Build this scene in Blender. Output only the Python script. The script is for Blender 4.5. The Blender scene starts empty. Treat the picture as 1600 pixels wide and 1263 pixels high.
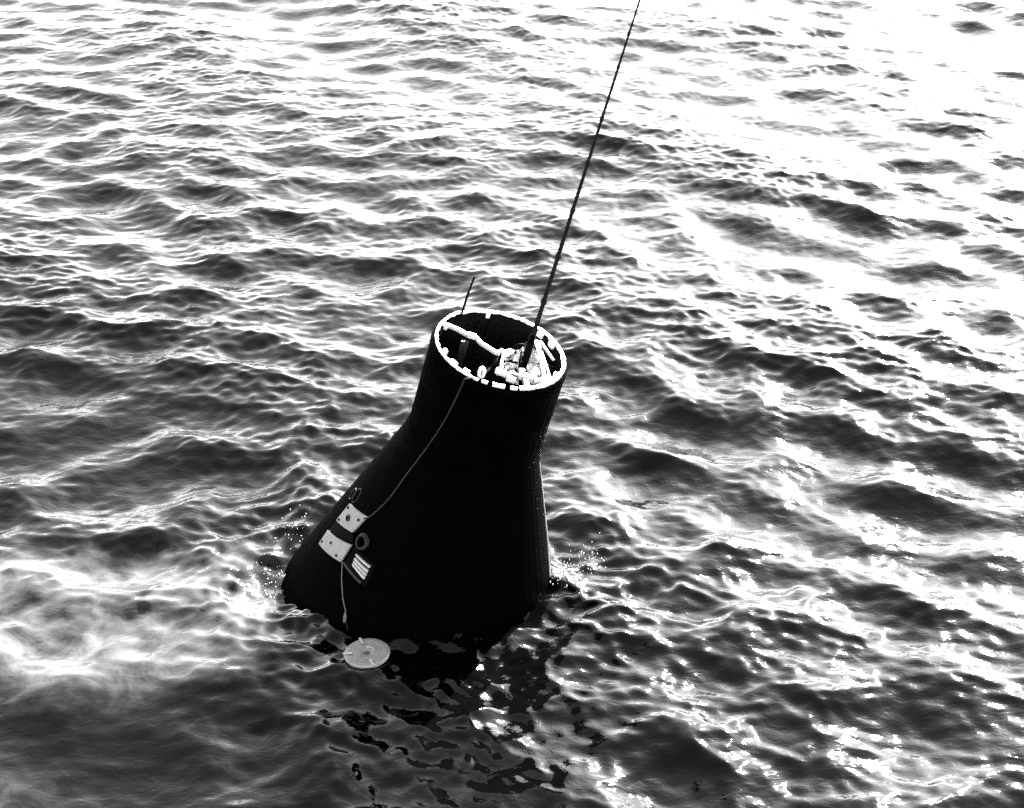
import bpy, bmesh, math, random
import numpy as np
from mathutils import Vector, Matrix, noise

random.seed(7)
rng = np.random.default_rng(11)
S = bpy.context.scene
COL = S.collection

# ------------------------------------------------------------------ camera
cam = bpy.data.cameras.new('camera')
cam.sensor_fit = 'HORIZONTAL'; cam.sensor_width = 36.0
cam.lens = 36.0 * 2357.0 / 1600.0
cam.clip_start = 0.1; cam.clip_end = 20000.0
camo = bpy.data.objects.new('camera', cam); COL.objects.link(camo)
camo.location = (0.0, 0.0, 5.62)
camo.rotation_euler = (math.pi / 2 - 0.5015, 0.0, 0.0)
S.camera = camo

# ------------------------------------------------------------------ sky, sun, exposure (the photograph is black and white)
SUN_AZ, SUN_EL = math.radians(26.0), math.radians(32.0)
world = bpy.data.worlds.new('World'); S.world = world; world.use_nodes = True
wn, wl = world.node_tree.nodes, world.node_tree.links
wn.clear()
sky = wn.new('ShaderNodeTexSky'); sky.sky_type = 'NISHITA'; sky.sun_disc = False
sky.sun_elevation = SUN_EL; sky.sun_rotation = SUN_AZ
sky.air_density = 0.5; sky.dust_density = 0.32; sky.ozone_density = 1.0
bw = wn.new('ShaderNodeSeparateColor')          # black-and-white film behind a red filter: only the red light of the sky counts
bg = wn.new('ShaderNodeBackground'); bg.inputs['Strength'].default_value = 0.15
wo = wn.new('ShaderNodeOutputWorld')
wl.new(sky.outputs[0], bw.inputs[0]); wl.new(bw.outputs['Red'], bg.inputs['Color']); wl.new(bg.outputs[0], wo.inputs['Surface'])

sun = bpy.data.lights.new('sun', 'SUN'); sun.energy = 5.0; sun.angle = math.radians(0.53); sun.color = (1, 1, 1)
suno = bpy.data.objects.new('sun', sun); COL.objects.link(suno)
sdir = Vector((math.sin(SUN_AZ) * math.cos(SUN_EL), math.cos(SUN_AZ) * math.cos(SUN_EL), math.sin(SUN_EL)))
suno.rotation_euler = (-sdir).to_track_quat('-Z', 'Y').to_euler()
suno.location = sdir * 60

S.view_settings.view_transform = 'Standard'
S.view_settings.look = 'None'
S.view_settings.exposure = 4.15
S.view_settings.gamma = 1.0
S.render.engine = 'CYCLES'
S.cycles.use_denoising = False
S.cycles.max_bounces = 6
S.cycles.sample_clamp_indirect = 1.0

# ------------------------------------------------------------------ helpers
def mat(name, base=0.1, rough=0.5, metal=0.0, spec=0.5, var=0.0, scale=8.0, bump=0.0, bscale=40.0, rvar=0.0):
    m = bpy.data.materials.new(name); m.use_nodes = True
    n, l = m.node_tree.nodes, m.node_tree.links
    p = n['Principled BSDF']
    p.inputs['Roughness'].default_value = rough
    p.inputs['Metallic'].default_value = metal
    p.inputs['Specular IOR Level'].default_value = spec
    p.inputs['Base Color'].default_value = (base, base, base, 1)
    tc = n.new('ShaderNodeTexCoord')
    if var or rvar:
        nz = n.new('ShaderNodeTexNoise'); nz.inputs['Scale'].default_value = scale; nz.inputs['Detail'].default_value = 6
        nz.inputs['Roughness'].default_value = 0.65
        l.new(tc.outputs['Object'], nz.inputs['Vector'])
        if var:
            mr = n.new('ShaderNodeMapRange'); mr.inputs['From Min'].default_value = 0.3; mr.inputs['From Max'].default_value = 0.7
            mr.inputs['To Min'].default_value = max(0.0, base * (1 - var)); mr.inputs['To Max'].default_value = base * (1 + var)
            l.new(nz.outputs['Fac'], mr.inputs['Value']); l.new(mr.outputs[0], p.inputs['Base Color'])
        if rvar:
            m2 = n.new('ShaderNodeMapRange'); m2.inputs['From Min'].default_value = 0.3; m2.inputs['From Max'].default_value = 0.7
            m2.inputs['To Min'].default_value = max(0.02, rough - rvar); m2.inputs['To Max'].default_value = rough + rvar
            l.new(nz.outputs['Fac'], m2.inputs['Value']); l.new(m2.outputs[0], p.inputs['Roughness'])
    if bump:
        b = n.new('ShaderNodeBump'); b.inputs['Strength'].default_value = 1.0; b.inputs['Distance'].default_value = bump
        nb = n.new('ShaderNodeTexNoise'); nb.inputs['Scale'].default_value = bscale; nb.inputs['Detail'].default_value = 4
        l.new(tc.outputs['Object'], nb.inputs['Vector']); l.new(nb.outputs['Fac'], b.inputs['Height']); l.new(b.outputs[0], p.inputs['Normal'])
    return m

M_HULL = mat('blackened_metal', 0.0004, 0.6, 0, 0.004, 0.5, 9, 0.002, 30, 0.08)
M_IN = mat('dark_interior', 0.003, 0.5, 0, 0.03, 0.5, 12)
M_RIM = mat('white_rim', 0.6, 0.35, 0, 0.5, 0.08, 20)
M_WHITE = mat('white_foil', 0.45, 0.35, 0, 0.5, 0.12, 14, 0.004, 30)
M_PLATE = mat('pale_plate', 0.15, 0.5, 0, 0.4, 0.16, 22)
M_SLAT = mat('pale_slat', 0.25, 0.4, 0, 0.5, 0.1, 30)
M_BLACK = mat('black_fitting', 0.001, 0.5, 0, 0.01, 0.4, 20)
M_ROPE = mat('dark_rope', 0.008, 0.8, 0, 0.02, 0.5, 60)
M_LINE = mat('grey_line', 0.006, 0.7, 0, 0.3, 0.3, 60)
M_CORD = mat('pale_cord', 0.08, 0.7, 0, 0.3, 0.2, 60)
M_DISC = mat('pale_float', 0.16, 0.45, 0, 0.5, 0.22, 26, 0.002, 60)
M_EDGE_LIGHT = mat('painted_edge_light', 0.25, 0.35, 0.0, 0.5, 0.3, 20)  # pale colour imitating the sun highlight along the hull's right edge

def link(name, verts, faces, m, parent=None, smooth=False):
    me = bpy.data.meshes.new(name); me.from_pydata([tuple(v) for v in verts], [], faces); me.update()
    if smooth:
        me.polygons.foreach_set('use_smooth', [True] * len(me.polygons))
    o = bpy.data.objects.new(name, me); me.materials.append(m); COL.objects.link(o)
    if parent: o.parent = parent
    return o

def tag(o, label, cat, group=None, kind=None):
    o['label'] = label; o['category'] = cat
    if group: o['group'] = group
    if kind: o['kind'] = kind
    return o

def frame(d):
    d = d.normalized(); a = Vector((0, 0, 1)) if abs(d.z) < 0.9 else Vector((1, 0, 0))
    u = d.cross(a).normalized(); return u, d.cross(u).normalized()

def tube(pts, rads, n=8, cap=True):
    pts = [Vector(p) for p in pts]
    if not hasattr(rads, '__len__'): rads = [rads] * len(pts)
    V, F = [], []; pu = None
    for i, p in enumerate(pts):
        d = pts[min(i + 1, len(pts) - 1)] - pts[max(i - 1, 0)]
        if pu is None: u, w = frame(d)
        else:
            dn = d.normalized(); u = (pu - dn * pu.dot(dn)).normalized(); w = dn.cross(u)
        pu = u
        for k in range(n):
            a = 2 * math.pi * k / n; V.append(p + (u * math.cos(a) + w * math.sin(a)) * rads[i])
    for i in range(len(pts) - 1):
        for k in range(n):
            a, b = i * n + k, i * n + (k + 1) % n; F.append((a, b, b + n, a + n))
    if cap: F.append(tuple(range(n))[::-1]); F.append(tuple((len(pts) - 1) * n + k for k in range(n)))
    return V, F

def merge(parts):
    V, F = [], []
    for v, f in parts:
        o = len(V); V += list(v); F += [tuple(i + o for i in q) for q in f]
    return V, F

def smoothline(pts, n=8):
    P = [Vector(p) for p in pts]; out = []
    for i in range(len(P) - 1):
        a, b, c, d = P[max(i - 1, 0)], P[i], P[i + 1], P[min(i + 2, len(P) - 1)]
        for k in range(n):
            t = k / n
            out.append(0.5 * ((2 * b) + (c - a) * t + (2 * a - 5 * b + 4 * c - d) * t * t + (3 * b - a - 3 * c + d) * t ** 3))
    out.append(P[-1]); return out

def box(c, sx, sy, sz, rot=None):
    V = [Vector((x * sx / 2, y * sy / 2, z * sz / 2)) for x in (-1, 1) for y in (-1, 1) for z in (-1, 1)]
    if rot is not None: V = [rot @ v for v in V]
    V = [v + Vector(c) for v in V]
    return V, [(0, 1, 3, 2), (4, 6, 7, 5), (0, 4, 5, 1), (2, 3, 7, 6), (0, 2, 6, 4), (1, 5, 7, 3)]

def bevel(o, w, seg=2):
    m = o.modifiers.new('bevel', 'BEVEL'); m.width = w; m.segments = seg; m.limit_method = 'ANGLE'; return o

# ------------------------------------------------------------------ capsule frame (leans to the right and slightly to the camera)
E1 = Vector((0.96832, 0.0, -0.24969)); E2 = Vector((0.03105, 0.99224, 0.12043)); K = Vector((0.24776, -0.12437, 0.96081))
BASE = Vector((-0.5999, 8.0675, -0.366))
T20 = math.tan(math.radians(20)); LC = 1.484; HC = 0.683; TOP = LC + HC
CAPM = Matrix(((E1.x, E2.x, K.x, BASE.x), (E1.y, E2.y, K.y, BASE.y), (E1.z, E2.z, K.z, BASE.z), (0, 0, 0, 1)))
def w2(p): return CAPM @ Vector(p)
def hullr(h): return 0.945 - h * T20 if h < LC else 0.405

# ------------------------------------------------------------------ the sea: one sheet, fine near the capsule, out to the horizon
def axis(segs, far):
    """segs: list of (start, end, d0, d1) -> coordinates with spacing going linearly from d0 to d1; then growing out to far"""
    c = [segs[0][0]]
    for s, e, d0, d1 in segs:
        while c[-1] < e - 1e-6:
            t = (c[-1] - s) / (e - s); c.append(c[-1] + d0 + (d1 - d0) * t)
    d = segs[-1][3]
    while c[-1] < far: d *= 1.22; c.append(c[-1] + d)
    return c
xp = axis([(0.0, 3.0, 0.019, 0.019), (3.0, 9.5, 0.024, 0.05), (9.5, 14, 0.05, 0.2)], 4000)
X = np.array([-v for v in xp[:0:-1]] + xp)
yp = axis([(5.4, 11.0, 0.017, 0.019), (11.0, 26.0, 0.019, 0.05), (26, 45, 0.05, 0.3)], 4000)
yb = axis([(0.0, 2.0, 0.03, 0.15)], 200)
Y = np.array([5.4 - v for v in yb[:0:-1]] + yp)

def band(tile, N, lmin, lmax, slope, wind, spread, seed, power=2.0):
    """periodic random sea with wavelengths lmin..lmax, given rms slope; returns height and the two sideways shifts"""
    r = np.random.default_rng(seed)
    k1 = 2 * np.pi * np.fft.fftfreq(N, tile / N)
    KX, KY = np.meshgrid(k1, k1); kk = np.hypot(KX, KY); kk[0, 0] = 1
    lam = 2 * np.pi / kk
    env = np.where((lam >= lmin) & (lam <= lmax), 1.0, 0.0)
    env *= np.clip(np.log(lam / lmin) / 0.25, 0, 1) * np.clip(np.log(lmax / lam) / 0.25, 0, 1)
    cs = (KX * math.cos(wind) + KY * math.sin(wind)) / kk
    D = spread + (1 - spread) * np.abs(cs) ** power
    A = env * kk ** -2.0 * D * (r.normal(size=kk.shape) + 1j * r.normal(size=kk.shape))
    A[0, 0] = 0
    h = np.fft.ifft2(A).real
    sx = np.fft.ifft2(1j * KX * A).real; sy = np.fft.ifft2(1j * KY * A).real
    g = slope / math.sqrt((sx ** 2 + sy ** 2).mean())
    # sideways (trochoidal) shift sharpens crests
    dx = np.fft.ifft2(1j * KX / kk * A).real; dy = np.fft.ifft2(1j * KY / kk * A).real
    return h * g, dx * g, dy * g

def taps(c, tile, N):
    u = np.mod(c / tile, 1.0) * N; i = np.floor(u).astype(int); t = u - i
    return [((i + k) % N, w) for k, w in ((-1, -0.5 * t + t ** 2 - 0.5 * t ** 3), (0, 1 - 2.5 * t ** 2 + 1.5 * t ** 3), (1, 0.5 * t + 2 * t ** 2 - 1.5 * t ** 3), (2, -0.5 * t ** 2 + 0.5 * t ** 3))]
def sample(G, tile, N):
    """smooth (cubic) sampling of the periodic tile on the sheet's own grid"""
    R = sum(w[:, None] * G[i] for i, w in taps(Y, tile, N))
    return sum(w[None, :] * R[:, i] for i, w in taps(X, tile, N))

GX, GY = np.meshgrid(X, Y)
HZ = np.zeros_like(GX); DX = np.zeros_like(GX); DY = np.zeros_like(GX)
dcap = np.hypot(GX + 0.55, GY - 8.0)
spc = np.maximum(np.gradient(X)[None, :], np.gradient(Y)[:, None])     # local grid spacing: waves shorter than the grid are left out
gust = None
WIND = math.radians(75)
BANDS = [(43.0, 1024, 2.0, 6.0, 0.080, math.radians(50), 0.15, 3, 0.8),
         (19.0, 1024, 0.42, 1.25, 0.185, math.radians(66), 0.45, 5, 0.85),
         (11.0, 1024, 0.16, 0.46, 0.100, math.radians(95), 0.60, 9, 0.5),
         (4.7, 512, 0.075, 0.19, 0.115, WIND, 0.6, 21, 0.25)]
churn = np.exp(-((GX + 1.65) / 0.55) ** 2 - ((GY - 8.25) / 0.55) ** 2) + 0.6 * np.exp(-((GX - 0.5) / 0.4) ** 2 - ((GY - 8.1) / 0.45) ** 2)
far_ = np.clip((GY - 10.0) / 10.0, 0, 1); far_ = far_ * far_ * (3 - 2 * far_)
calm = [1.0 - 0.3 * far_, 1 - 0.35 * far_, 1 - 0.35 * far_, 1 - 0.15 * far_]      # outside the rotor wash the chop is lower
for bi, (tile, N, lmin, lmax, slope, wind, spread, seed, chop) in enumerate(BANDS):
    h, dx, dy = band(tile, N, lmin, lmax, slope, wind, spread, seed)
    hh, dx, dy = (sample(g, tile, N) for g in (h, dx, dy))
    fade = np.clip((lmin * 1.6 - spc) / (lmin * 1.0), 0, 1)
    amp = fade
    if bi == 0:
        gust = hh / hh.std()
        amp = amp * (1 - 0.9 * np.exp(-(dcap / 1.6) ** 2))
    elif bi == 1:
        amp = amp * (1 - 0.45 * np.exp(-(dcap / 1.2) ** 2))
    else:
        amp = amp * np.clip(1.0 + 0.28 * gust, 0.45, 1.8) * (1 + 0.55 * np.exp(-(dcap / 1.7) ** 2) + 1.3 * churn)
    amp = amp * calm[bi]
    HZ += amp * hh
    DX += amp * chop * dx; DY += amp * chop * dy
# rings thrown off by the capsule, uneven round it
ang = np.arctan2(GY - 8.0, GX + 0.55)
dr = np.clip(dcap - 0.8, 0, None)
HZ += 0.012 * np.exp(-dr / 0.7) * np.cos(2 * np.pi * dr / 0.42 + 1.4 * np.sin(3 * ang + 0.7)) * (dcap < 6)
HZ -= 0.11 * np.exp(-((GX + 1.45) / 0.30) ** 2 - ((GY - 7.9) / 0.40) ** 2)      # trough against the raised left flank
V = np.stack([GX + DX, GY + DY, HZ], -1).reshape(-1, 3).astype(np.float32)
ny, nx = GX.shape
idx = np.arange(nx * ny).reshape(ny, nx)
Q = np.stack([idx[:-1, :-1], idx[:-1, 1:], idx[1:, 1:], idx[1:, :-1]], -1).reshape(-1, 4).astype(np.int32)
me = bpy.data.meshes.new('sea')
me.vertices.add(len(V)); me.vertices.foreach_set('co', V.ravel())
me.loops.add(Q.size); me.loops.foreach_set('vertex_index', Q.ravel())
me.polygons.add(len(Q)); me.polygons.foreach_set('loop_start', np.arange(0, Q.size, 4, dtype=np.int32))
me.polygons.foreach_set('use_smooth', np.ones(len(Q), dtype=bool))
me.update(calc_edges=True)
sea = bpy.data.objects.new('sea', me); COL.objects.link(sea); sea['kind'] = 'structure'

m = bpy.data.materials.new('sea_water'); m.use_nodes = True
n, l = m.node_tree.nodes, m.node_tree.links
p = n['Principled BSDF']
p.inputs['IOR'].default_value = 1.25; p.inputs['Roughness'].default_value = 0.06
tc = n.new('ShaderNodeTexCoord')
def nz(scale, detail, rough, vec, dist=0.0):
    a = n.new('ShaderNodeTexNoise'); a.inputs['Scale'].default_value = scale; a.inputs['Detail'].default_value = detail
    a.inputs['Roughness'].default_value = rough; a.inputs['Distortion'].default_value = dist
    l.new(vec, a.inputs['Vector']); return a
def math_(op, a, b=None, clamp=False):
    x = n.new('ShaderNodeMath'); x.operation = op; x.use_clamp = clamp
    for i, v in enumerate((a, b)):
        if v is None: continue
        if isinstance(v, (int, float)): x.inputs[i].default_value = v
        else: l.new(v, x.inputs[i])
    return x.outputs[0]
# fine wind ripples
mp = n.new('ShaderNodeMapping'); mp.inputs['Rotation'].default_value = (0, 0, -0.35); mp.inputs['Scale'].default_value = (0.6, 1.0, 1.0)
l.new(tc.outputs['Object'], mp.inputs['Vector'])
r1 = nz(17.0, 3.0, 0.55, mp.outputs[0], 0.4)
b1 = n.new('ShaderNodeBump'); b1.inputs['Strength'].default_value = 1.0; b1.inputs['Distance'].default_value = 0.005
l.new(r1.outputs['Fac'], b1.inputs['Height']); l.new(b1.outputs[0], p.inputs['Normal'])
# cloud of marker dye drifting in the water to the left of the capsule
w1 = nz(1.1, 5.0, 0.6, tc.outputs['Object'])
sep = n.new('ShaderNodeSeparateXYZ'); l.new(tc.outputs['Object'], sep.inputs[0])
sw = n.new('ShaderNodeSeparateXYZ'); l.new(w1.outputs['Color'], sw.inputs[0])
px = math_('ADD', sep.outputs[0], math_('MULTIPLY', math_('SUBTRACT', sw.outputs[0], 0.5), 1.5))
py = math_('ADD', sep.outputs[1], math_('MULTIPLY', math_('SUBTRACT', sw.outputs[1], 0.5), 1.3))
def blob(cx, cy, rx, ry, edge):
    a = math_('POWER', math_('DIVIDE', math_('SUBTRACT', px, cx), rx), 2.0)
    b = math_('POWER', math_('DIVIDE', math_('SUBTRACT', py, cy), ry), 2.0)
    d = math_('SQRT', math_('ADD', a, b))
    mr = n.new('ShaderNodeMapRange'); mr.interpolation_type = 'SMOOTHSTEP'
    mr.inputs['From Min'].default_value = 1.0 + edge; mr.inputs['From Max'].default_value = 1.0 - edge
    mr.inputs['To Min'].default_value = 0; mr.inputs['To Max'].default_value = 1
    l.new(d, mr.inputs['Value']); return mr.outputs[0]
mask = math_('MAXIMUM', blob(-2.75, 7.55, 1.5, 0.66, 0.42), math_('MULTIPLY', blob(-3.0, 5.3, 1.1, 0.6, 0.45), 0.8))
w2n = nz(3.2, 6.0, 0.62, tc.outputs['Object'], 0.8)
wisp = n.new('ShaderNodeMapRange'); wisp.inputs['From Min'].default_value = 0.3; wisp.inputs['From Max'].default_value = 0.72
wisp.inputs['To Min'].default_value = 0.05; wisp.inputs['To Max'].default_value = 1.0
l.new(w2n.outputs['Fac'], wisp.inputs['Value'])
lim = n.new('ShaderNodeMapRange'); lim.interpolation_type = 'SMOOTHSTEP'     # the cloud has not reached the water in front of the capsule
lim.inputs['From Min'].default_value = -1.2; lim.inputs['From Max'].default_value = -1.75
l.new(px, lim.inputs['Value'])
dye = math_('MULTIPLY', math_('MULTIPLY', mask, wisp.outputs[0]), lim.outputs[0])
col = n.new('ShaderNodeMix'); col.data_type = 'RGBA'
col.inputs['A'].default_value = (0.0005, 0.0005, 0.0005, 1); col.inputs['B'].default_value = (0.06, 0.06, 0.06, 1)
l.new(dye, col.inputs['Factor']); l.new(col.outputs['Result'], p.inputs['Base Color'])
me.materials.append(m)

def sea_z(x, y):
    j = min(max(int(np.searchsorted(Y, y)), 1), ny - 1); i = min(max(int(np.searchsorted(X, x)), 1), nx - 1)
    return float(HZ[j, i])

# ------------------------------------------------------------------ the capsule
cap = bpy.data.objects.new('space_capsule', None); COL.objects.link(cap)
cap.matrix_world = CAPM; cap.empty_display_size = 0.3
tag(cap, 'black bell shaped space capsule with open white rimmed top leaning in the sea', 'space capsule')

def lathe(prof, n=160, rfun=None):
    V, F = [], []
    for i, (r, h) in enumerate(prof):
        for k in range(n):
            a = 2 * math.pi * k / n; rr = r + (rfun(a, h, r) if rfun else 0)
            V.append((rr * math.cos(a), rr * math.sin(a), h))
    for i in range(len(prof) - 1):
        for k in range(n):
            a, b = i * n + k, i * n + (k + 1) % n; F.append((a, b, b + n, a + n))
    return V, F

# conical afterbody: beaded shingles, three courses with lapped joints
def bead(a, h, r): return 0.0018 * abs(math.sin(a * 30)) ** 0.6
prof = [(hullr(h), h) for h in np.linspace(0, 1.455, 16)]
v, f = lathe(prof, 360, bead)
f.append(tuple(range(360))[::-1])
link('cone_hull', v, f, M_HULL, cap, True)
# rounded base edge and blunt heat shield under water
pr = [(0.955, -0.002), (0.962, -0.03), (0.955, -0.07)] + [(0.95 * math.cos(q), -0.07 - 0.2 * math.sin(q)) for q in np.linspace(0.05, 1.5, 10)]
v, f = lathe(pr, 96); f.append(tuple((len(pr) - 1) * 96 + k for k in range(96)))
link('heat_shield', v, f, M_HULL, cap, True)
# joint ring between cone and cylinder
pr = [(hullr(1.455) - 0.002, 1.4555), (0.424, 1.462), (0.418, 1.478), (0.409, 1.492), (0.4055, 1.503)]
link('joint_ring', *lathe(pr, 160), M_HULL, cap, True)
# recovery cylinder: outer beaded skin, lip, inner wall, floor
def bead2(a, h, r): return 0.002 * abs(math.sin(a * 18)) ** 0.5
pr = [(0.404, 1.5035), (0.404, 1.60), (0.406, 1.605), (0.404, 1.61), (0.404, 1.85), (0.406, 1.855), (0.404, 1.86), (0.4045, 2.10), (0.407, 2.115), (0.407, 2.135), (0.398, 2.152), (0.392, 2.156)]
link('cylinder_skin', *lathe(pr, 216, bead2), M_HULL, cap, True)
link('inner_wall', *lathe([(0.360, 2.153), (0.358, 2.10), (0.357, 1.62)], 96), M_IN, cap, True)
nfl = 64
link('compartment_floor', [(0.3568 * math.cos(2 * math.pi * k / nfl), 0.3568 * math.sin(2 * math.pi * k / nfl), 1.625) for k in range(nfl)], [tuple(range(nfl))], M_IN, cap)
# inner ribs down the wall
for a in (20, 55, 100, 112, 140, 185, 200, 215, 250, 300, 335):
    a = math.radians(a); R = Matrix.Rotation(a, 3, 'Z')
    link('wall_rib', *box((0.348 * math.cos(a), 0.348 * math.sin(a), 1.87), 0.018, 0.022, 0.46, R), M_IN, cap)

# white rim ring, broken by notches along the front
gaps = [(-107.5, -104.5), (-99.5, -95), (-84.5, -79.5), (-73.5, -71.0), (-57, -54.5), (150.5, 152.5), (131.8, 133.2)]
cuts = sorted(gaps); segs = []
for i, (g0, g1) in enumerate(cuts):
    nx0 = cuts[(i + 1) % len(cuts)][0] + (360 if i == len(cuts) - 1 else 0); segs.append((g1, nx0))
def arc_ring(a0, a1, r0, r1, z0, z1, jag=0.0, seed=0):
    n_ = max(4, int((a1 - a0) / 2.5)); V, F = [], []; rr = random.Random(seed)
    for k in range(n_ + 1):
        a = math.radians(a0 + (a1 - a0) * k / n_)
        j = jag * (rr.random() - 0.5); jo = 0.4 * jag * (rr.random() - 0.5)
        for r, z in ((r0 + j, z0), (r1 + jo, z0), (r1 + jo, z1 - 0.004), (r1 + jo - 0.006, z1), (r0 + j + 0.004, z1), (r0 + j, z1 - 0.004)):
            V.append((r * math.cos(a), r * math.sin(a), z))
    for k in range(n_):
        for q in range(6):
            a_, b_ = k * 6 + q, k * 6 + (q + 1) % 6; F.append((a_, b_, b_ + 6, a_ + 6))
    F.append(tuple(range(6))[::-1]); F.append(tuple(n_ * 6 + q for q in range(6)))
    return V, F
for i, (a0, a1) in enumerate(segs):
    front = -110 < a0 < -50
    link('rim_segment', *arc_ring(a0, a1, 0.372 if not front else 0.365, 0.3895, 2.1565, TOP + 0.004 * (i % 2), 0.010, i), M_RIM, cap)
# small lugs inside the rim
for a, w_ in ((104.8, 0.022), (160, 0.04), (205, 0.03), (222, 0.05), (238, 0.04), (-40, 0.04), (-20, 0.03), (30, 0.05), (48, 0.04)):
    a_ = math.radians(a); R = Matrix.Rotation(a_, 3, 'Z')
    bevel(link('rim_lug', *box((0.352 * math.cos(a_), 0.352 * math.sin(a_), 2.145 + 0.01 * random.random()), 0.022, w_, 0.03, R), M_RIM, cap), 0.003)

# divider wall across the compartment with a bright flange
div = [(-0.338, 0.150), (-0.26, 0.125), (-0.20, 0.098), (-0.148, 0.088), (-0.118, 0.052), (-0.06, 0.005), (-0.005, -0.035)]
def wall(path, z0, z1, th):
    V, F = [], []
    for i, q in enumerate(path):
        q = Vector((q[0], q[1], 0)); d = Vector(path[min(i + 1, len(path) - 1)]) - Vector(path[max(i - 1, 0)])
        nrm = Vector((-d.y, d.x, 0)).normalized() * th / 2
        zz = z1[i] if hasattr(z1, '__len__') else z1
        za = z0[i] if hasattr(z0, '__len__') else z0
        V += [(q.x + nrm.x, q.y + nrm.y, za), (q.x - nrm.x, q.y - nrm.y, za), (q.x - nrm.x, q.y - nrm.y, zz), (q.x + nrm.x, q.y + nrm.y, zz)]
    for i in range(len(path) - 1):
        for k in range(4):
            a, b = i * 4 + k, i * 4 + (k + 1) % 4; F.append((a, b, b + 4, a + 4))
    F.append((3, 2, 1, 0)); F.append(tuple((len(path) - 1) * 4 + k for k in range(4)))
    return V, F
zt = [2.150, 2.152, 2.146, 2.150, 2.144, 2.148, 2.150]
dv = link('divider_wall', *wall(div, 1.63, [z - 0.021 for z in zt], 0.014), M_IN, cap)
link('flange', *wall(div[:3], [z - 0.020 for z in zt[:3]], zt[:3], 0.019), M_WHITE, dv)
link('flange', *wall(div[3:], [z - 0.020 for z in zt[3:]], zt[3:], 0.018), M_WHITE, dv)
link('flange', *wall([(-0.197, 0.097), (-0.151, 0.089)], 2.128, 2.153, 0.028), M_WHITE, dv)
div2 = [(-0.01, -0.045), (-0.04, -0.12), (-0.10, -0.22), (-0.15, -0.30)]
d2 = link('divider_wall', *wall(div2, 1.63, [2.14, 2.10, 2.06, 2.06], 0.012), M_IN, cap)
link('guide_rail', *box((-0.205, 0.055, 1.88), 0.045, 0.02, 0.48), mat('grey_rail', 0.012, 0.5, 0, 0.4, 0.3, 20), cap)

# crumpled parachute bay lining, rising to the lifting fitting
def crumple(n_r=9, n_a=30):
    rr = random.Random(4); V, F = [], []
    c0 = Vector((0.185, 0.02)); apex = Vector((0.168, 0.10))
    for i in range(n_r + 1):
        t = i / n_r
        for k in range(n_a):
            a = 2 * math.pi * k / n_a
            ctr = apex.lerp(c0, min(1, t * 1.5))
            rad = 0.012 + 0.125 * t * (1 + 0.18 * math.sin(3 * a + 1) + 0.12 * math.sin(7 * a))
            q = ctr + Vector((math.cos(a), math.sin(a))) * rad
            z = 2.185 - 0.16 * t ** 0.8 + 0.05 * (noise.noise(Vector((q.x * 14, q.y * 14, 2.3)))) * min(1, t * 3) + 0.022 * (rr.random() - 0.5) * min(1, t * 3)
            q += Vector((rr.random() - 0.5, rr.random() - 0.5)) * 0.022 * t
            if q.length > 0.345: q = q.normalized() * 0.345
            V.append((q.x, q.y, z))
    for i in range(n_r):
        for k in range(n_a):
            a, b = i * n_a + k, i * n_a + (k + 1) % n_a
            for tri in ((a, b, b + n_a), (a, b + n_a, a + n_a)):
                c = sum((Vector(V[q]) for q in tri), Vector()) / 3
                if noise.noise(Vector((c.x * 22, c.y * 22, 7.7))) < 0.12 or i < 3: F.append(tri)
    F.append(tuple(range(n_a)))
    return V, F
link('crumpled_lining', *crumple(), M_WHITE, cap)
# A-shaped struts on the right of the fitting
for p0, p1, r in (((0.20, 0.12, 2.19), (0.275, -0.215, 2.15), 0.012), ((0.215, 0.13, 2.18), (0.30, -0.19, 2.16), 0.008), ((0.23, 0.15, 2.175), (0.318, 0.02, 2.15), 0.008), ((0.03, 0.0, 2.11), (0.01, -0.13, 2.06), 0.010), ((0.09, 0.0, 2.09), (0.135, -0.06, 2.09), 0.012)):
    link('strut', *tube([p0, p1], r, 8), M_WHITE, cap, True)
# pipe elbow at the end of the divider
link('pipe_elbow', *tube(smoothline([(-0.02, -0.03, 2.13), (0.000, -0.018, 2.155), (0.030, -0.016, 2.150), (0.046, -0.03, 2.11)], 5), [0.012 + 0.005 * math.sin(2.3 * q) for q in range(16)], 7), M_WHITE, cap, True)
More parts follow.
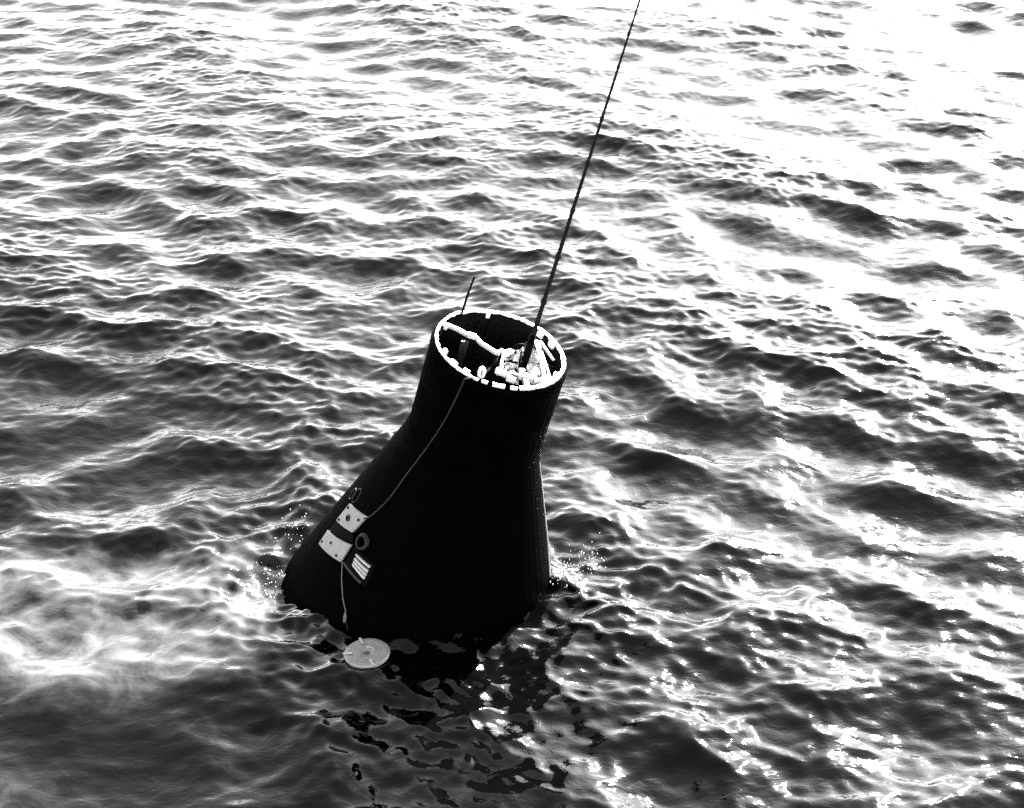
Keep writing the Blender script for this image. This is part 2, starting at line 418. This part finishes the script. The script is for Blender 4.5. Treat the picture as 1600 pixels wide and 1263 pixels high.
# white boxes and brackets along the front inside wall
for c, s, rz in (((0.020, -0.235, 2.155), (0.085, 0.030, 0.03), -22), ((0.072, -0.268, 2.150), (0.052, 0.030, 0.035), -14), ((0.165, -0.215, 2.158), (0.105, 0.024, 0.03), 4),
                 ((0.228, -0.225, 2.15), (0.045, 0.022, 0.03), 12), ((0.160, -0.262, 2.145), (0.03, 0.05, 0.03), 10), ((0.208, -0.15, 2.15), (0.026, 0.075, 0.03), -6),
                 ((0.012, -0.165, 2.135), (0.018, 0.05, 0.06), 8), ((0.285, -0.19, 2.15), (0.055, 0.06, 0.03), 40), ((0.135, -0.135, 2.13), (0.035, 0.035, 0.03), 20)):
    bevel(link('bracket', *box(c, *s, Matrix.Rotation(math.radians(rz), 3, 'Z')), M_WHITE, cap), 0.005)
rs = random.Random(14)
for k in range(26):                                   # torn, bent scraps of foil and tape
    c = Vector((rs.uniform(0.03, 0.29), rs.uniform(-0.27, 0.05), rs.uniform(2.10, 2.165)))
    if Vector((c.x, c.y)).length > 0.32: continue
    R_ = Matrix.Rotation(rs.uniform(0, 6.28), 3, 'Z') @ Matrix.Rotation(rs.uniform(-0.9, 0.9), 3, 'X')
    w_, h_ = rs.uniform(0.012, 0.035), rs.uniform(0.02, 0.055)
    pv = [(-w_, -h_, 0), (w_ * rs.uniform(0.2, 1), -h_ * 0.8, 0.004), (w_, 0.2 * h_, 0.014), (w_ * rs.uniform(-0.3, 0.6), h_, 0.002), (-w_ * 0.8, 0.3 * h_, 0.010)]
    V_ = [c + R_ @ Vector(q) for q in pv] + [c + R_ @ (Vector(q) - Vector((0, 0, 0.003))) for q in pv]
    F_ = [(0, 1, 2, 3, 4), (9, 8, 7, 6, 5)] + [(i + 5, (i + 1) % 5 + 5, (i + 1) % 5, i) for i in range(5)]
    link('foil_scrap', V_, F_, M_WHITE if k % 3 else M_BLACK, cap)
rc = random.Random(8)
for k in range(9):
    a0 = rc.uniform(0, 6.28); p0 = Vector((0.168, 0.08, 2.17)); p3 = Vector((0.17 + 0.15 * math.cos(a0), -0.02 + 0.15 * math.sin(a0), 2.10))
    md = (p0 + p3) / 2 + Vector((rc.uniform(-0.04, 0.04), rc.uniform(-0.04, 0.04), 0.045))
    link('loose_cord', *tube(smoothline([p0, md, p3], 6), 0.0055, 6), M_BLACK, cap, True)
# ring lug with a dark hole
lug = []
for k in range(20):
    a = 2 * math.pi * k / 20; lug.append((-0.098 + 0.013 * math.cos(a), -0.268 + 0.020 * math.sin(a), 2.148 + 0.02 * math.sin(a)))
lug.append(lug[0])
link('ring_lug', *tube(lug, 0.011, 8, False), M_WHITE, cap, True)
# folded whip antenna standing on the back of the rim
link('whip_antenna', *tube(smoothline([(-0.249, 0.282, 2.12), (-0.246, 0.281, 2.22), (-0.242, 0.28, 2.32), (-0.234, 0.279, 2.425)], 5), [0.0075] * 10 + [0.006] * 6, 8), M_BLACK, cap, True)
# rivet rows on the cylinder
def rivet_rows():
    P = []
    for h in (1.55, 1.84, 2.09):
        for k in range(48):
            a = 2 * math.pi * (k + 0.5) / 48; c = Vector((0.4055 * math.cos(a), 0.4055 * math.sin(a), h))
            P.append(box(c, 0.006, 0.008, 0.008, Matrix.Rotation(a, 3, 'Z')))
    return merge(P)
rv = link('rivets', *rivet_rows(), M_HULL, cap); rv['kind'] = 'stuff'

# pale strip standing in for grazing sunlight down the right flank
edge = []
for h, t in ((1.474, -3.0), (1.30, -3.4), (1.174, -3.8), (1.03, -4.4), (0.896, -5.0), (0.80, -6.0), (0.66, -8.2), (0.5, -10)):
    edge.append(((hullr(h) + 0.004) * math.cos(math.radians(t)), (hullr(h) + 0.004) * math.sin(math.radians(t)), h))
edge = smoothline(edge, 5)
link('edge_highlight', *tube(edge, [0.003 + 0.005 * i / len(edge) for i in range(len(edge))], 8), M_EDGE_LIGHT, cap, True)

# two pale plates, a slatted block and a cable coil on the left flank; corners are (angle, height) on the hull
def on_hull(t, h, off): a = math.radians(t); r = hullr(h) + off; return Vector((r * math.cos(a), r * math.sin(a), h))
def patch(c4, o0, o1, nu=10, nv=6, rag=0.0):
    """a curved slab on the hull between four (angle, height) corners"""
    V, F = [], []
    for o_ in (o0, o1):
        for j in range(nv + 1):
            for i in range(nu + 1):
                u, w_ = i / nu, j / nv
                t = (c4[0][0] * (1 - u) + c4[1][0] * u) * (1 - w_) + (c4[3][0] * (1 - u) + c4[2][0] * u) * w_
                h = (c4[0][1] * (1 - u) + c4[1][1] * u) * (1 - w_) + (c4[3][1] * (1 - u) + c4[2][1] * u) * w_
                V.append(on_hull(t, h, o_))
    N_ = (nu + 1) * (nv + 1); g = lambda i, j, k: k * N_ + j * (nu + 1) + i
    for j in range(nv):
        for i in range(nu):
            F.append((g(i, j, 1), g(i + 1, j, 1), g(i + 1, j + 1, 1), g(i, j + 1, 1))); F.append((g(i, j, 0), g(i, j + 1, 0), g(i + 1, j + 1, 0), g(i + 1, j, 0)))
    for i in range(nu):
        F.append((g(i, 0, 0), g(i + 1, 0, 0), g(i + 1, 0, 1), g(i, 0, 1))); F.append((g(i, nv, 0), g(i, nv, 1), g(i + 1, nv, 1), g(i + 1, nv, 0)))
    for j in range(nv):
        F.append((g(0, j, 0), g(0, j, 1), g(0, j + 1, 1), g(0, j + 1, 0))); F.append((g(nu, j, 0), g(nu, j + 1, 0), g(nu, j + 1, 1), g(nu, j, 1)))
    return V, F
def bil(c4, u, w_):
    return tuple((c4[0][k] * (1 - u) + c4[1][k] * u) * (1 - w_) + (c4[3][k] * (1 - u) + c4[2][k] * u) * w_ for k in (0, 1))
def knob(t, h, off, r, d, n_=12):
    nrm = Vector((math.cos(math.radians(t)) * math.cos(math.radians(20)), math.sin(math.radians(t)) * math.cos(math.radians(20)), math.sin(math.radians(20))))
    c = on_hull(t, h, off); return tube([c, c + nrm * d], r, n_)
UP = [(-169.7, 0.879), (-148.7, 0.972), (-151.5, 0.826), (-170.0, 0.727)]
LO = [(-170.8, 0.63), (-147.2, 0.774), (-147.0, 0.645), (-169.7, 0.525)]
pu_ = bevel(link('pale_plate', *patch(UP, 0.004, 0.022), M_PLATE, cap), 0.004); pu_['label'] = 'upper pale plate with a dark round boss in its middle'
pl_ = bevel(link('pale_plate', *patch(LO, 0.004, 0.022), M_PLATE, cap), 0.004); pl_['label'] = 'lower, brighter pale plate with small bolts'
for u, w_ in ((0.12, 0.16), (0.85, 0.3), (0.13, 0.86)):
    t, h = bil(UP, u, w_); link('bolt', *knob(t, h, 0.0215, 0.009, 0.006), M_BLACK, pu_)
t, h = bil(UP, 0.45, 0.5); link('boss', *knob(t, h, 0.0215, 0.021, 0.008, 16), M_LINE, pu_); link('boss_hole', *knob(t, h, 0.0292, 0.012, 0.003, 14), M_BLACK, pu_)
for u, w_ in ((0.10, 0.72), (0.42, 0.40), (0.80, 0.80)):
    t, h = bil(LO, u, w_); link('bolt', *knob(t, h, 0.0215, 0.008, 0.006), M_BLACK, pl_)
# dark strap between the plates
link('strap', *patch([(-170, 0.715), (-150.5, 0.82), (-147.5, 0.785), (-171, 0.64)], 0.002, 0.014), M_BLACK, cap)
# slatted block
LV = [(-141.1, 0.769), (-129.9, 0.778), (-129.5, 0.688), (-139.6, 0.700)]
LVo = [(-145.0, 0.785), (-127.6, 0.798), (-127.0, 0.650), (-144.5, 0.660)]
blk = link('slatted_block', *patch(LVo, 0.003, 0.014), M_BLACK, cap)
for w0, w1 in ((0.00, 0.15), (0.32, 0.50), (0.58, 0.74), (0.82, 1.0)):
    c4 = [bil(LV, 0, w0), bil(LV, 1, w0), bil(LV, 1, w1), bil(LV, 0, w1)]
    bevel(link('slat', *patch(c4, 0.0142, 0.026, 6, 2), M_SLAT, blk), 0.003)
c4 = [(-145.5, 0.668), (-130.5, 0.664), (-130.3, 0.650), (-145.0, 0.655)]
link('edge_bar', *patch(c4, 0.0142, 0.022, 6, 2), M_LINE, blk)
# coil of cable
coil = []
for k in range(61):
    a = 2 * math.pi * k / 20; rr_ = 1 - 0.004 * k
    coil.append(on_hull(-141.8 + 4.2 * math.cos(a) * rr_, 0.850 + 0.047 * math.sin(a) * rr_, 0.016 + 0.0003 * k))
link('cable_coil', *tube(coil, 0.006, 6), M_LINE, cap, True)
# small loops of wire at the hull's left edge
for t0, h0, s_ in ((-170, 0.945, 1.0), (-176, 0.90, 0.8)):
    lp = [on_hull(t0 + 3.4 * math.cos(2 * math.pi * k / 16) * s_, h0 + 0.05 * math.sin(2 * math.pi * k / 16) * s_, 0.012) for k in range(17)]
    link('wire_loop', *tube(lp, 0.003, 6, False), M_LINE, cap, True)

# ------------------------------------------------------------------ lines
# lifting cable: three laid strands, thick at the fitting and thinner above
A = w2((0.150, -0.045, TOP - 0.06)); Bt = Vector((0.664, 7.93, 3.67)); d = (Bt - A); Lr = d.length
END = A + d * 4.6
def laid_rope(p0, p1, rad, turns_per_m, n_=900):
    dd = p1 - p0; L_ = dd.length; u, w_ = frame(dd); parts = []
    for s in range(3):
        pts, rr_ = [], []
        for i in range(n_ + 1):
            t = i / n_; q = t * L_; r = rad(q); a = 2 * math.pi * (s / 3 + q * turns_per_m)
            wob = 0.006 * math.sin(q * 2.1)
            pts.append(p0 + dd * t + u * (math.cos(a) * r * 0.5 + wob) + w_ * math.sin(a) * r * 0.5); rr_.append(r * 0.56)
        parts.append(tube(pts, rr_, 6))
    return merge(parts)
def cable_r(q):
    t = min(1, q / Lr); return 0.016 * (1 - t) + 0.0055 * t
rope = bpy.data.objects.new('lifting_cable', None); COL.objects.link(rope); rope.location = A
tag(rope, 'taut dark lifting cable running up from the capsule top out of the picture', 'cable')
inv = Matrix.Translation(-A)
v, f = laid_rope(A, END, cable_r, 13.0); link('rope', [inv @ q for q in v], f, M_ROPE, rope, True)
dn = d.normalized()
v, f = tube([A - dn * 0.10, A - dn * 0.02, A + dn * 0.10, A + dn * 0.2], [0.014, 0.021, 0.022, 0.018], 12)
link('end_fitting', [inv @ q for q in v], f, M_BLACK, rope, True)
rl = random.Random(5)
for k in range(7):
    q = 0.35 + k * 0.27 + rl.random() * 0.1; r = cable_r(q) * 1.25; c = A + dn * q
    v, f = tube([c - dn * 0.014, c, c + dn * 0.016], [r * 0.9, r * 1.1, r * 0.9], 8); link('lashing', [inv @ x for x in v], f, M_ROPE, rope, True)

# tether from the rim to the plates
th = [(-112.0, 2.165, -0.012), (-117.2, 2.150, 0.012), (-117.9, 2.108, 0.010), (-123.0, 1.856, 0.010), (-132.0, 1.598, 0.012), (-138.9, 1.354, 0.022), (-141.9, 1.154, 0.016), (-147.0, 0.994, 0.014), (-149.5, 0.955, 0.026)]
pts = smoothline([w2(on_hull(*q)) for q in th], 8)
o = link('tether_line', *tube(pts, 0.0042, 8), M_LINE, None, True)
tag(o, 'thin grey tether line slanting down the black hull from rim to plates', 'line')
# pale cord hanging from the lower plate
cd = [(-148.0, 0.655, 0.024), (-146.3, 0.648, 0.014), (-141.2, 0.573, 0.010), (-135.1, 0.494, 0.010), (-130.7, 0.445, 0.010), (-128.9, 0.400, 0.012)]
cr = bpy.data.objects.new('hanging_cord', None); COL.objects.link(cr); cb = w2(on_hull(*cd[-1])); cr.location = cb
tag(cr, 'thin pale cord with a small weight hanging from lower plate on the hull', 'cord')
inv = Matrix.Translation(-cb)
link('cord', *tube([inv @ q for q in smoothline([w2(on_hull(*q)) for q in cd], 6)], 0.0035, 6), M_CORD, cr, True)
wp = [w2(on_hull(-130.6, 0.447, 0.014)), w2(on_hull(-129.6, 0.425, 0.016)), w2(on_hull(-128.9, 0.400, 0.014)), w2(on_hull(-128.9, 0.385, 0.012))]
link('weight', *tube([inv @ q for q in wp], [0.004, 0.011, 0.010, 0.004], 8), M_CORD, cr, True)
tl = [w2(on_hull(-127.5, 0.39, 0.010)), w2(on_hull(-126, 0.365, 0.008)), w2(on_hull(-124.8, 0.345, 0.008))]
link('cord_tail', *tube([inv @ q for q in [wp[2]] + tl], 0.003, 6), M_LINE, cr, True)

# ------------------------------------------------------------------ round float in front of the capsule
fz = max(sea_z(-0.85 + 0.13 * math.cos(q), 7.06 + 0.13 * math.sin(q)) for q in np.linspace(0, 6.28, 24)) + 0.004
fl = bpy.data.objects.new('round_float', None); COL.objects.link(fl); fl.location = (-0.85, 7.06, fz); fl.rotation_euler = (-0.03, -0.03, 0.3)
tag(fl, 'pale round disc with a dark central hole floating in front of capsule', 'float')
pr = [(0.020, -0.02), (0.020, 0.006), (0.026, 0.012), (0.060, 0.010), (0.105, 0.013), (0.128, 0.018), (0.134, 0.012), (0.136, 0.004), (0.130, -0.012)]
link('disc', *lathe(pr, 64), M_DISC, fl, True)
link('hub_socket', *lathe([(0.0195, 0.004), (0.012, -0.001), (0.001, -0.002)], 24), M_CORD, fl, True)
for a in (95, 272, 170):
    a_ = math.radians(a); bevel(link('tab', *box((0.112 * math.cos(a_), 0.112 * math.sin(a_), 0.020), 0.055, 0.016, 0.010, Matrix.Rotation(a_, 3, 'Z')), M_SLAT, fl), 0.003)
a_ = math.radians(40); link('hub_lip', *tube([(0.043 * math.cos(a_ + q), 0.043 * math.sin(a_ + q), 0.018) for q in np.linspace(-0.8, 0.8, 8)], 0.005, 6), M_SLAT, fl, True)

# ------------------------------------------------------------------ water thrown up round the hull
M_DROP = mat('water_drop', 0.5, 0.05, 0, 0.6)
def drops(spots):
    P = []; rr = random.Random(21)
    ico = bmesh.new(); bmesh.ops.create_icosphere(ico, subdivisions=1, radius=1.0)
    iv = [v_.co.copy() for v_ in ico.verts]; ico.verts.index_update(); jf = [tuple(q.index for q in f_.verts) for f_ in ico.faces]; ico.free()
    for cx, cy, sx, sy, hz, n_ in spots:
        for k in range(n_):
            x, y = rr.gauss(cx, sx), rr.gauss(cy, sy); z = sea_z(x, y) + abs(rr.gauss(0, hz)); s = rr.choice((0.0015, 0.002, 0.0025, 0.003, 0.004))
            st = rr.uniform(1.2, 3.5)
            P.append(([Vector((x + v_.x * s, y + v_.y * s, z + v_.z * s * st)) for v_ in iv], jf))
    return merge(P)
v, f = drops([(0.33, 7.9, 0.06, 0.08, 0.05, 90), (0.52, 8.1, 0.06, 0.08, 0.07, 60), (-1.56, 8.0, 0.06, 0.14, 0.02, 100), (-1.45, 8.5, 0.10, 0.10, 0.015, 50)])
sp = link('spray', v, f, M_DROP, None, True); tag(sp, 'bright drops of spray splashing up beside the hull', 'spray', kind='stuff')
